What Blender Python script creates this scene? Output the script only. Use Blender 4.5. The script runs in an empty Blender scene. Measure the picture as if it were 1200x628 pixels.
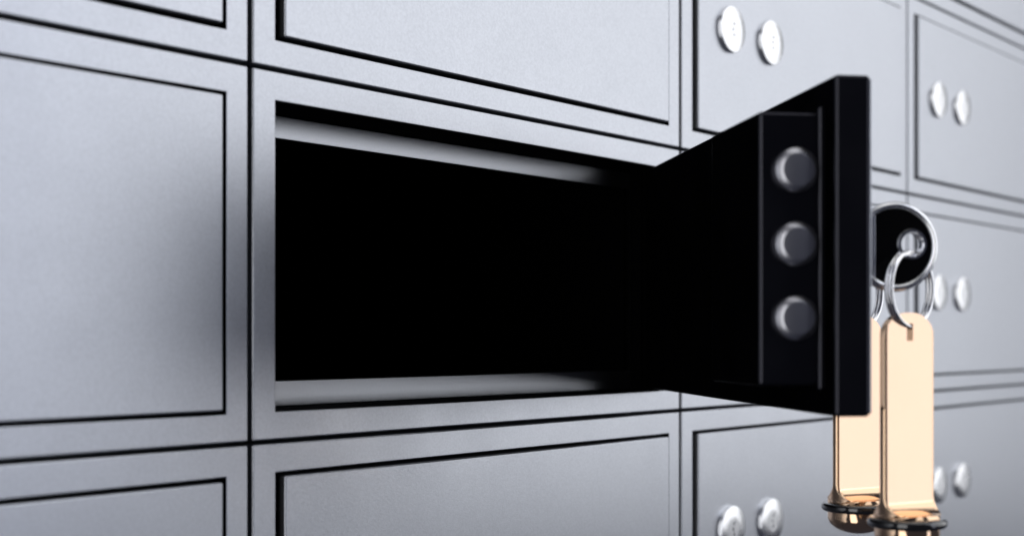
import bpy, bmesh, math, random
from math import sin, cos, pi, radians, sqrt
from mathutils import Vector, Matrix

S = bpy.context.scene
COL = S.collection
H = 0.15            # height of one deposit box
W = 0.312           # width of one deposit box

# ------------------------------------------------------------------ materials
def new_mat(name, base, metallic, rough, spec=0.5, bump=0.0, bscale=1500, rvar=0.0, cvar=0.0, coat=0.0):
    m = bpy.data.materials.new(name)
    m.use_nodes = True
    nt = m.node_tree; N = nt.nodes; Lk = nt.links
    b = N['Principled BSDF']
    b.inputs['Base Color'].default_value = (*base, 1)
    b.inputs['Metallic'].default_value = metallic
    b.inputs['Roughness'].default_value = rough
    b.inputs['Specular IOR Level'].default_value = spec
    b.inputs['Coat Weight'].default_value = coat
    tc = N.new('ShaderNodeTexCoord'); oi = N.new('ShaderNodeObjectInfo')
    mul = N.new('ShaderNodeMath'); mul.operation = 'MULTIPLY'; mul.inputs[1].default_value = 7.3
    Lk.new(oi.outputs['Random'], mul.inputs[0])
    add = N.new('ShaderNodeVectorMath'); add.operation = 'ADD'
    Lk.new(tc.outputs['Object'], add.inputs[0]); Lk.new(mul.outputs[0], add.inputs[1])
    V = add.outputs[0]
    if bump:
        n = N.new('ShaderNodeTexNoise'); n.inputs['Scale'].default_value = bscale
        n.inputs['Detail'].default_value = 3; n.inputs['Roughness'].default_value = 0.6
        Lk.new(V, n.inputs['Vector'])
        bp = N.new('ShaderNodeBump'); bp.inputs['Strength'].default_value = bump
        bp.inputs['Distance'].default_value = 0.0002
        Lk.new(n.outputs['Fac'], bp.inputs['Height']); Lk.new(bp.outputs[0], b.inputs['Normal'])
    if rvar:
        n = N.new('ShaderNodeTexNoise'); n.inputs['Scale'].default_value = 35
        n.inputs['Detail'].default_value = 5
        Lk.new(V, n.inputs['Vector'])
        mr = N.new('ShaderNodeMapRange')
        mr.inputs['From Min'].default_value = 0.3; mr.inputs['From Max'].default_value = 0.7
        mr.inputs['To Min'].default_value = rough - rvar; mr.inputs['To Max'].default_value = rough + rvar
        Lk.new(n.outputs['Fac'], mr.inputs['Value']); Lk.new(mr.outputs[0], b.inputs['Roughness'])
    if cvar:
        n = N.new('ShaderNodeTexNoise'); n.inputs['Scale'].default_value = 900
        n.inputs['Detail'].default_value = 4
        Lk.new(V, n.inputs['Vector'])
        cr = N.new('ShaderNodeMix'); cr.data_type = 'RGBA'
        cr.inputs[6].default_value = (*[c * (1 - cvar) for c in base], 1)
        cr.inputs[7].default_value = (*[min(1, c * (1 + cvar)) for c in base], 1)
        Lk.new(n.outputs['Fac'], cr.inputs[0]); Lk.new(cr.outputs[2], b.inputs['Base Color'])
    return m

STEEL = new_mat('coated_steel', (.58, .60, .645), 1.0, .34, bump=.28, bscale=1700, rvar=.018, cvar=.15)
SMOOTH = new_mat('smooth_coated_steel', (.58, .60, .645), 1.0, .31, bump=.15, bscale=1300, cvar=.06)
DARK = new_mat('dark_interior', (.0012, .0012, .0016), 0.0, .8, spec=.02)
BLACK = new_mat('black_door_metal', (.052, .052, .062), 1.0, .30, bump=.1, rvar=.03)
BLACK.node_tree.nodes['Principled BSDF'].inputs['Specular Tint'].default_value = (0, 0, 0, 1)
CHROME = new_mat('polished_steel', (.93, .93, .94), 1.0, .14, rvar=.02)
LOCKM = new_mat('satin_lock_steel', (.95, .955, .97), 1.0, .26, rvar=.02)
BOLTM = new_mat('brushed_bolt_steel', (.60, .60, .64), 1.0, .34, bump=.15, bscale=900)
GOLD = new_mat('polished_brass', (1.0, .69, .455), 1.0, .10, rvar=.02)
RUBBER = new_mat('black_rubber', (.01, .01, .011), 0.0, .12, spec=1.0, coat=.6)
PLASTIC = new_mat('black_plastic', (.0015, .0015, .002), 0.0, .35, spec=.12)
KEYM = new_mat('grey_key_metal', (.5, .52, .58), 1.0, .40)

# ------------------------------------------------------------------ helpers
def link(name, me, mats, parent=None, bevel=0, seg=3, sharp=30):
    o = bpy.data.objects.new(name, me); COL.objects.link(o)
    for m in (mats if isinstance(mats, (list, tuple)) else [mats]): me.materials.append(m)
    for p in me.polygons: p.use_smooth = True
    me.set_sharp_from_angle(angle=radians(sharp))
    if bevel:
        b = o.modifiers.new('bevel', 'BEVEL'); b.width = bevel; b.segments = seg
        b.limit_method = 'ANGLE'; b.angle_limit = radians(30); b.harden_normals = True
    if parent is not None: o.parent = parent
    return o

def to_mesh(bm, name):
    bmesh.ops.recalc_face_normals(bm, faces=bm.faces[:])
    me = bpy.data.meshes.new(name); bm.to_mesh(me); bm.free(); return me

def box_bm(x0, x1, y0, y1, z0, z1, bm=None):
    bm = bm or bmesh.new()
    v = [bm.verts.new((x, y, z)) for x in (x0, x1) for y in (y0, y1) for z in (z0, z1)]
    for f in ((0,1,3,2),(4,6,7,5),(0,4,5,1),(2,3,7,6),(0,2,6,4),(1,5,7,3)):
        bm.faces.new([v[i] for i in f])
    return bm

def ring_mesh(name, o, i, y0, y1, dark_inner=False):
    """rectangular ring: outer rect o=(x0,x1,z0,z1), hole i, from y0 (front) to y1 (back)"""
    bm = bmesh.new()
    def rect(r, y): return [bm.verts.new(p) for p in ((r[0],y,r[2]),(r[1],y,r[2]),(r[1],y,r[3]),(r[0],y,r[3]))]
    of, ob, jf, jb = rect(o, y0), rect(o, y1), rect(i, y0), rect(i, y1)
    inner = []
    for k in range(4):
        n = (k + 1) % 4
        bm.faces.new((of[k], of[n], jf[n], jf[k])); bm.faces.new((ob[k], jb[k], jb[n], ob[n]))
        bm.faces.new((of[k], ob[k], ob[n], of[n])); inner.append(bm.faces.new((jf[k], jf[n], jb[n], jb[k])))
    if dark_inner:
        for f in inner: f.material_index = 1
    return to_mesh(bm, name)

def lathe_bm(profile, n=64, axis='Z', bm=None, closed=False):
    """profile: list of (r, h).  revolve about the axis"""
    bm = bm or bmesh.new()
    rings = []
    for r, h in profile:
        if r < 1e-9: rings.append([bm.verts.new(_ax(0, 0, h, axis))])
        else: rings.append([bm.verts.new(_ax(r*cos(2*pi*k/n), r*sin(2*pi*k/n), h, axis)) for k in range(n)])
    pairs = list(zip(rings, rings[1:]))
    if closed: pairs.append((rings[-1], rings[0]))
    for a, b in pairs:
        for k in range(n):
            m = (k + 1) % n
            if len(a) == 1 and len(b) == 1: continue
            if len(a) == 1: bm.faces.new((a[0], b[k], b[m]))
            elif len(b) == 1: bm.faces.new((a[k], b[0], a[m]))
            else: bm.faces.new((a[k], b[k], b[m], a[m]))
    return bm

def _ax(a, b, h, axis):
    return {'Z': (a, b, h), 'Y': (a, h, b), 'X': (h, a, b)}[axis]

def torus_bm(R, r, axis='X', n=96, m=20, off=0.0):
    return lathe_bm([(R + r*cos(2*pi*k/m), off + r*sin(2*pi*k/m)) for k in range(m)], n, axis, closed=True)

def empty(name, loc=(0,0,0), rz=0, parent=None):
    e = bpy.data.objects.new(name, None); COL.objects.link(e)
    e.empty_display_size = .01; e.location = loc; e.rotation_euler = (0, 0, rz)
    if parent is not None: e.parent = parent
    return e

def tag(o, label, cat, group=None):
    o['label'] = label; o['category'] = cat
    if group: o['group'] = group
    return o

def copy_tree(o, parent=None):
    c = o.copy(); COL.objects.link(c); c.parent = parent
    for ch in list(o.children): copy_tree(ch, c)
    return c

def boolean_cut(o, cutter_bm):
    me = to_mesh(cutter_bm, 'cut'); c = bpy.data.objects.new('cut', me); COL.objects.link(c)
    c.parent = o.parent; c.matrix_world = o.matrix_world.copy()
    md = o.modifiers.new('b', 'BOOLEAN'); md.operation = 'DIFFERENCE'; md.object = c; md.solver = 'EXACT'
    bpy.context.view_layer.update()
    dg = bpy.context.evaluated_depsgraph_get()
    nm = bpy.data.meshes.new_from_object(o.evaluated_get(dg))
    old = o.data; mats = list(old.materials); name = old.name
    o.modifiers.clear(); o.data = nm; nm.name = name
    if len(nm.materials) == 0:
        for m in mats: nm.materials.append(m)
    bpy.data.objects.remove(c); bpy.data.meshes.remove(me)
    nm.set_sharp_from_angle(angle=radians(30))

# ------------------------------------------------------------------ dimensions
GZ = .0115 * H / 2
G = .017 * H / 2                    # half gap between neighbouring boxes
OX0, OX1 = .0865 * H, W - .081 * H   # frame opening
OZ0, OZ1 = .081 * H, .915 * H
gz = .0095 * H
g = .0200 * H                        # groove round the door
P = .0150 * H                        # the door stands this proud
T = .094 * H                         # door thickness
BW = .0045 * H                       # bevel on frames
DX0, DX1, DZ0, DZ1 = OX0 + g, OX1 - g, OZ0 + gz, OZ1 - gz
L = DX1 - DX0
DEPTH = .18 * H
LOCKZ = .513 * H
LOCKX = (.164 * W, .317 * W)

def lock_bm():
    R = .0930 * H; t = .0170 * H; c = .004 * H
    bm = lathe_bm([(0, .01*H), (R, .01*H), (R, -(t-c)), (R-c*.35, -(t-c*.35)), (R-c, -t),
                   (.040*H, -t), (.0395*H, -t+.0005*H), (.039*H, -t), (0, -t)], 64, 'Y')
    return bm
lock_me = to_mesh(lock_bm(), 'lock')
key_slot = bmesh.new()
for dz, dx in ((.022, .004), (0, -.003), (-.022, .004)):
    box_bm(dx*H-.0036*H, dx*H+.0036*H, -.0172*H, -.015*H, dz*H-.0065*H, dz*H+.0065*H, key_slot)
keyhole_me = to_mesh(key_slot, 'keyhole')

frame_o = (G, W - G, GZ, H - GZ)
open_i = (OX0, OX1, OZ0, OZ1)
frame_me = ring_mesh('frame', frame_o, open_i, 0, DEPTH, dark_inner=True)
door_me = to_mesh(box_bm(DX0, DX1, -P, T - P, DZ0, DZ1), 'door')

# ------------------------------------------------------------------ a closed box
def make_closed():
    root = empty('deposit_box')
    link('frame', frame_me, [STEEL, DARK], root, BW)
    link('cabinet_body', to_mesh(box_bm(G*1.6, W - G*1.6, DEPTH + .0005, DEPTH + .25*H, G*1.6, H - G*1.6), 'cabinet_body'), DARK, root)
    d = link('door', door_me, STEEL, root, BW)
    for x in LOCKX:
        k = link('lock', lock_me if not lock_me.materials else lock_me, [] if lock_me.materials else LOCKM, d)
        k.location = (x, -P, LOCKZ)
        # the keyway is a dark inlay of the lock's own mesh group
    return root

# lock mesh with its keyway as second material
lb = bmesh.new(); lb.from_mesh(lock_me)
nf = len(lb.faces)
lb.from_mesh(keyhole_me)
for i, f in enumerate(lb.faces):
    if i >= nf: f.material_index = 1
lb.to_mesh(lock_me); lb.free()
for p_ in lock_me.polygons: p_.use_smooth = True
lock_me.materials.append(LOCKM); lock_me.materials.append(DARK)

proto = make_closed()
LAB = {
 (-1, 1): 'grey closed deposit box cut off by the top left corner',
 (0, 1): 'grey closed deposit box directly above the open box',
 (1, 1): 'grey deposit box with two bright locks just above the open black door',
 (2, 1): 'blurred grey deposit box with two locks at upper right, beyond the black door',
 (2, 2): 'sliver of blurred grey deposit box in the extreme top right corner',
 (-1, 0): 'large grey deposit box left of the open box, its right side darkly shaded',
 (1, 0): 'grey deposit box almost wholly hidden behind the open black door',
 (2, 0): 'blurred grey deposit box at right, its left lock touching the steel key ring',
 (-1, -1): 'grey closed deposit box cut off by the bottom left corner',
 (0, -1): 'grey closed deposit box directly below the open box',
 (1, -1): 'grey deposit box with two locks below the open door, left of the fobs',
 (2, -1): 'blurred grey deposit box at bottom right, right of the front brass fob',
}
first = True
for j in range(-2, 3):
    for i in range(-2, 4):
        if (i, j) == (0, 0): continue
        if (i, j) not in LAB and (i in (-2,) and abs(j) == 2): continue
        r = proto if first else copy_tree(proto)
        first = False
        r.location = (i * W, 0, j * H)
        lab = LAB.get((i, j))
        if lab is None:
            vert = {0: 'same row as', 1: 'one row above', 2: 'two rows above', -1: 'one row below', -2: 'two rows below'}[j]
            hor = {0: 'same column', 1: 'one column right', 2: 'two columns right', 3: 'three columns right', -1: 'one column left', -2: 'two columns left'}[i]
            lab = 'grey closed deposit box %s the open box, %s' % (vert, hor)
        tag(r, lab, 'deposit box', 'closed grey deposit boxes of the vault wall')

back = link('wall', to_mesh(box_bm(-2*W - .01, 4*W + .01, DEPTH + .26*H, DEPTH + .36*H, -2*H - .01, 3*H + .01), 'wall'), DARK)
# room for the interior of the open box
back['kind'] = 'structure'
bpy.context.view_layer.update()
boolean_cut(back, box_bm(OX0 - .02*H, OX1 + .02*H, DEPTH, DEPTH + H, OZ0 - .02*H, OZ1 + .02*H))

# ------------------------------------------------------------------ the open box
ob = tag(empty('deposit_box'), 'open deposit box, its black compartment empty and thick black door swung out', 'deposit box')
link('frame', frame_me.copy(), [], ob, BW)
fl = (OX0 - .002*H, OX1 + .002*H, OZ0 - .002*H, OZ1 + .002*H)
# stepped stop plate inside the opening
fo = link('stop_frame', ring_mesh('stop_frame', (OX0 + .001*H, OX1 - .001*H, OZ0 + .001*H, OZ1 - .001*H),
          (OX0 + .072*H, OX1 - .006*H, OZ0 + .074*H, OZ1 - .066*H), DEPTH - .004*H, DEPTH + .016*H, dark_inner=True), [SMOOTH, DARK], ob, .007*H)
# liner: an open-fronted black box
bm = bmesh.new()
a = (OX0 + .004*H, OX1 - .004*H, OZ0 + .004*H, OZ1 - .004*H)
y0, y1, w = DEPTH + .018*H, 1.7*H, .01*H
box_bm(a[0], a[0]+w, y0, y1, a[2], a[3], bm); box_bm(a[1]-w, a[1], y0, y1, a[2], a[3], bm)
box_bm(a[0]+w, a[1]-w, y0, y1, a[2], a[2]+w, bm); box_bm(a[0]+w, a[1]-w, y0, y1, a[3]-w, a[3], bm)
box_bm(a[0], a[1], y1, y1+w, a[2], a[3], bm)
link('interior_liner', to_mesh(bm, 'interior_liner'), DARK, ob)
link('light_block', to_mesh(box_bm(OX1 - .112*H, OX1 - .0005*H, .052*H, .088*H, OZ0 + .001*H, OZ1 - .001*H), 'light_block'), DARK, ob)  # added dark block: keeps stray light off the stop plate near the hinge
hb = bmesh.new()
hz0, hz1 = DZ0 + .012*H, DZ1 - .012*H
prof = [(0, hz0), (.0085*H, hz0), (.0095*H, hz0 + .001*H)]
for k in range(1, 16):
    z = hz0 + (hz1 - hz0)*k/16
    prof += [(.0095*H, z - .001*H), (.0082*H, z), (.0095*H, z + .001*H)]
prof += [(.0095*H, hz1 - .001*H), (.0085*H, hz1), (0, hz1)]
lathe_bm(prof, 24, 'Z', hb)
hinge = link('hinge', to_mesh(hb, 'hinge'), DARK, ob)
hinge.location = (DX1 + g*.5, .0045*H, 0)

ANG = radians(48.3)
# door: origin on its hinge edge, body runs to -x, outer face at y=0, inner face at y=T
door = link('door', to_mesh(box_bm(-L, 0, .006*H, T, DZ0, DZ1), 'door'), BLACK, ob, .0100*H, 4)
door.location = (DX1, -P, 0); door.rotation_euler = (0, 0, ANG)
panel = link('outer_skin', to_mesh(box_bm(-L + .007*H, -.007*H, 0, .0115*H, DZ0 + .007*H, DZ1 - .007*H), 'outer_skin'), STEEL, door, .004*H)
for x in LOCKX:
    k = link('lock', lock_me, [], door); k.location = (x - DX1, 0, LOCKZ)
fb = box_bm(-L + .064*H, -L + .53*H, T - .004*H, T + .018*H, .150*H, .842*H)
link('case_flange', to_mesh(fb, 'case_flange'), BLACK, door, .010*H, 4)
# lock case on the inner face
CX0 = -L + .070*H; CX1 = CX0 + .40*H
CY1 = T + .165*H
CZ0, CZ1 = .162*H, .825*H
case = link('lock_case', to_mesh(box_bm(CX0, CX1, T - .004*H, CY1, CZ0, CZ1), 'lock_case'), BLACK, door, .011*H, 4)
for z in (.6835, .505, .3265):
    R = .0540*H; r = .0385*H
    b = link('bolt', to_mesh(lathe_bm([(0, .05*H), (R, .05*H), (R, -.0130*H), (R-.0012*H, -.0150*H), (r+.0010*H, -.0255*H), (r-.0005*H, -.026*H), (0, -.026*H)], 64, 'X'), 'bolt'), BOLTM, door)
    b.location = (CX0, T + .0745*H, z*H)

# ------------------------------------------------------------------ keys, rings, fobs (door coordinates -> world)
ex = Vector((cos(ANG), sin(ANG), 0)); ey = Vector((-sin(ANG), cos(ANG), 0))
HP = Vector((DX1, -P, 0))
def Dw(x, q, z): return HP + ex*x - ey*q + Vector((0, 0, z))

BQ, BR = .158*H, .1145*H     # bow centre out from the door, bow radius
HQ = .201*H                 # hole centre
HOLE = .0285*H
def make_key(lx):
    root = empty('key', Dw(lx, 0, LOCKZ), ANG)
    th = .011*H
    bow = link('bow', to_mesh(lathe_bm([(0, -th), (BR-.012*H, -th), (BR-.012*H, th), (0, th)], 96, 'X'), 'bow'), PLASTIC, root)
    bow.location = (0, -BQ, 0)
    bpy.context.view_layer.update()
    boolean_cut(bow, lathe_off(HOLE + .004*H, BQ - HQ, .006*H))
    rim = link('rim', to_mesh(lathe_bm([(BR - .009*H + .0110*H*cos(2*pi*k/16), .0175*H*sin(2*pi*k/16)) for k in range(16)], 96, 'X', closed=True), 'rim'), LOCKM, bow)
    gr = link('grommet', to_mesh(lathe_bm([(HOLE, -.012*H), (HOLE+.003*H, -.016*H), (HOLE+.009*H, -.0165*H), (HOLE+.012*H, -.0115*H),
                                            (HOLE+.012*H, .0115*H), (HOLE+.009*H, .0165*H), (HOLE+.003*H, .016*H), (HOLE, .012*H)], 64, 'X', closed=True), 'grommet'), CHROME, bow)
    gr.location = (0, BQ - HQ, .006*H)
    nb = bmesh.new()
    pts = [(-.015, .022), (.03, .024), (.055, .05), (.072, .08), (.102, .099), (.102, -.099), (.072, -.08), (.055, -.05), (.03, -.024), (-.015, -.022)]
    A = [nb.verts.new((-.0145*H, -q*H, z*H)) for q, z in pts]; B = [nb.verts.new((.0145*H, -q*H, z*H)) for q, z in pts]
    nb.faces.new(A); nb.faces.new(B)
    for k in range(len(pts)):
        n = (k+1) % len(pts); nb.faces.new((A[k], A[n], B[n], B[k]))
    link('shank', to_mesh(nb, 'shank'), KEYM, root, .003*H, 2)
    return root
def lathe_off(r, y, z):
    bm = lathe_bm([(0, -.05*H), (r, -.05*H), (r, .05*H), (0, .05*H)], 48, 'X')
    bmesh.ops.translate(bm, verts=bm.verts[:], vec=(0, y, z)); return bm

RH = radians(97)             # heading of the ring's plane
RR, RW = .0955*H, .0078*H
def make_ring(lx):
    c = Dw(lx, HQ, LOCKZ + .006*H - HOLE + RW - RR)
    root = empty('key_ring', c, -RH)
    # two coils of one split ring: a single helix wire
    bm = bmesh.new(); n = 300; m = 14; rings = []
    for k in range(n + 1):
        t = k / n; a = pi*.62 + t * 2 * pi * 1.96
        off = (t - .5) * 2.5 * RW
        cen = Vector((off, RR*cos(a), RR*sin(a))); rad = Vector((0, cos(a), sin(a)))
        rings.append([bm.verts.new(cen + rad*(RW*cos(2*pi*q/m)) + Vector((1,0,0))*(RW*.95*sin(2*pi*q/m))) for q in range(m)])
    for p_, q_ in zip(rings, rings[1:]):
        for k in range(m): bm.faces.new((p_[k], p_[(k+1)%m], q_[(k+1)%m], q_[k]))
    bm.faces.new(rings[0]); bm.faces.new(rings[-1])
    link('coil', to_mesh(bm, 'coil'), CHROME, root, sharp=60)
    return root, c

FR = .0820*H; FT = .0115*H
def fob_mesh():
    """cylinder milled to a thin blade: sections are the circle clipped by |v|<=h(z)"""
    z_top = .537*H - 0; zs = []
    n = 128; zb = .052*H            # z = 0 is the o-ring level
    fil = .045*H
    secs = []
    # bottom dome
    for k in range(1, 13):
        a = pi/2 * k/12
        secs.append((-.030*H - .045*H*cos(a), FR*sin(a), FR, None))
    secs.append((.014*H, FR, FR, None))
    # shoulder: rounded outwards, then concave fillet into the blade
    for k in range(0, 15):
        t = k/14; a = t*pi/2
        h = FT + (FR*.86 - FT) * (1 - sin(a)); z = .022*H + (zb - .022*H)*0 + fil*(1 - cos(a))
        secs.append((z, FR, h, None))
    rc = .073*H
    secs.append((z_top - rc, FR, FT, FR))
    for k in range(1, 13):
        a = pi/2*k/12
        secs.append((z_top - rc + rc*sin(a), FR, FT, FR - rc + rc*cos(a)))
    bm = bmesh.new(); rings = []
    for z, R, h, wmax in secs:
        ring = []
        # dense distribution with explicit points at the clip corner
        for k in range(n):
            ph = 2*pi*k/n
            if h < R*.999:
                rc_ = min(.0088*H, .8*h); pc = math.asin(min(1, (h - rc_)/R))
                q, r_ = divmod(k, n//4); nq = n//4; na = 6; nc = 9
                def quarter(s):
                    # outer arc, rounded corner, flat
                    if s <= na: return R*cos(pc*s/na), R*sin(pc*s/na)
                    uc = R*cos(pc)
                    if s <= na + nc:
                        a = pi/2*(s - na)/nc; return uc - rc_ + rc_*cos(a), h - rc_ + rc_*sin(a)
                    return (uc - rc_)*(1 - (s - na - nc)/(nq - na - nc)), h
                s = r_ if q in (0, 2) else nq - r_
                u, w_ = quarter(s)
            else:
                q, r_ = divmod(k, n//4); s = r_ if q in (0, 2) else n//4 - r_
                v = pi/2 * s/(n//4); u, w_ = R*cos(v), R*sin(v)
            if wmax is not None and u > wmax: u = wmax
            su = 1 if q in (0, 3) else -1; sv = 1 if q in (0, 1) else -1
            ring.append(bm.verts.new((su*u, sv*w_, z)))
        rings.append(ring)
    for a_, b_ in zip(rings, rings[1:]):
        for k in range(n):
            m_ = (k+1) % n; bm.faces.new((a_[k], a_[m_], b_[m_], b_[k]))
    bm.faces.new(rings[0]); bm.faces.new(rings[-1])
    bmesh.ops.remove_doubles(bm, verts=bm.verts[:], dist=1e-7)
    return to_mesh(bm, 'blade')

FZT = .537*H
def make_fob(c, heading_n, dz=0):
    """heading_n: world heading the front face looks to (clockwise from +y)"""
    zr = c.z - RR + RW - (FZT - .028*H)
    root = empty('key_fob', (c.x, c.y, zr + dz), -radians(heading_n))
    b = link('blade', fob_mesh(), GOLD, root, sharp=35)
    bpy.context.view_layer.update()
    cb = bmesh.new(); box_bm(-.010*H, .010*H, -.1*H, .1*H, FZT - .072*H, FZT - .028*H, cb)
    boolean_cut(b, cb)
    link('rubber_ring', to_mesh(torus_bm(FR + .006*H, .0125*H, 'Z'), 'rubber_ring'), RUBBER, root)
    return root

lx1, lx2 = LOCKX[0] - DX1, LOCKX[1] - DX1
k1 = make_key(lx1); k2 = copy_tree(k1); k2.location = Dw(lx2, 0, LOCKZ)
tag(k1, 'round black headed key with bright rim, just right of the open door edge', 'key', 'round headed keys in the open door')
tag(k2, 'rear key in the open door, hidden behind the thick black door edge', 'key', 'round headed keys in the open door')
r1, c1 = make_ring(lx1); c2 = c1 + ex*(lx2 - lx1)
r2 = copy_tree(r1); r2.location = c2
tag(r1, 'large shiny steel split ring hanging through the eyelet of the round black key', 'key ring', 'steel key rings')
tag(r2, 'steel split ring just peeping past the black door edge above the rear fob', 'key ring', 'steel key rings')
f1 = make_fob(c1 - Vector((sin(RH), cos(RH), 0))*.015*H, 206)
f2 = copy_tree(f1); f2.location = f1.location + ex*(lx2 - lx1); f2.rotation_euler.z -= radians(-.8)
tag(f1, 'front polished brass key fob with black rubber ring, its rounded top in view', 'key fob', 'brass key fobs')
tag(f2, 'rear polished brass key fob with rubber ring, partly hidden by the door', 'key fob', 'brass key fobs')

# ------------------------------------------------------------------ light
wd = bpy.data.worlds.new('World'); S.world = wd; wd.use_nodes = True
bg = wd.node_tree.nodes['Background']; bg.inputs[0].default_value = (.40, .43, .62, 1); bg.inputs[1].default_value = .07

def softbox(name, heading, elev, dist, sx, sy, rad, col=(1, 1, 1)):
    """area lamp of radiance rad, seen from the box wall towards the heading (clockwise from +y)"""
    a = radians(heading); e = radians(elev)
    d = Vector((sin(a)*cos(e), cos(a)*cos(e), sin(e)))
    pos = Vector((.25, -.1, .05)) + d*dist
    ld = bpy.data.lights.new(name, 'AREA'); ld.shape = 'RECTANGLE'; ld.size = sx; ld.size_y = sy
    ld.energy = rad * pi * sx * sy; ld.color = col
    lo = bpy.data.objects.new(name, ld); COL.objects.link(lo); lo.location = pos
    lo.rotation_euler = d.to_track_quat('Z', 'Y').to_euler()
    return lo
softbox('main_softbox', 131, 20, 2.0, 2.05, 2.28, 1.27, (.97, .98, 1))
softbox('right_fill', 97, 8, 2.0, .6, 1.6, .30, (.94, .96, 1))
softbox('front_softbox', 167.5, 18, 2.0, .5, 2.9, 1.42, (.83, .87, 1))
softbox('left_softbox', 257, 4, 2.0, .9, 3.2, 1.6)
softbox('top_softbox', 165, 75, 2.0, 1.8, 1.5, .9)

# ------------------------------------------------------------------ camera
cd = bpy.data.cameras.new('camera'); cam = bpy.data.objects.new('camera', cd); COL.objects.link(cam)
cam.location = (-2.280*H, -2.816*H, .2803*H)
cam.rotation_euler = (pi/2, 0, -radians(50))
cd.sensor_width = 36; cd.lens = 36*1576/1200; cd.shift_y = 81/1200
cd.clip_start = .01; cd.clip_end = 50
cd.dof.use_dof = True; cd.dof.focus_distance = .63; cd.dof.aperture_fstop = 7.2
S.camera = cam
S.view_settings.view_transform = 'Standard'; S.view_settings.look = 'None'
S.view_settings.exposure = 0; S.view_settings.gamma = 1
S.render.engine = 'CYCLES'
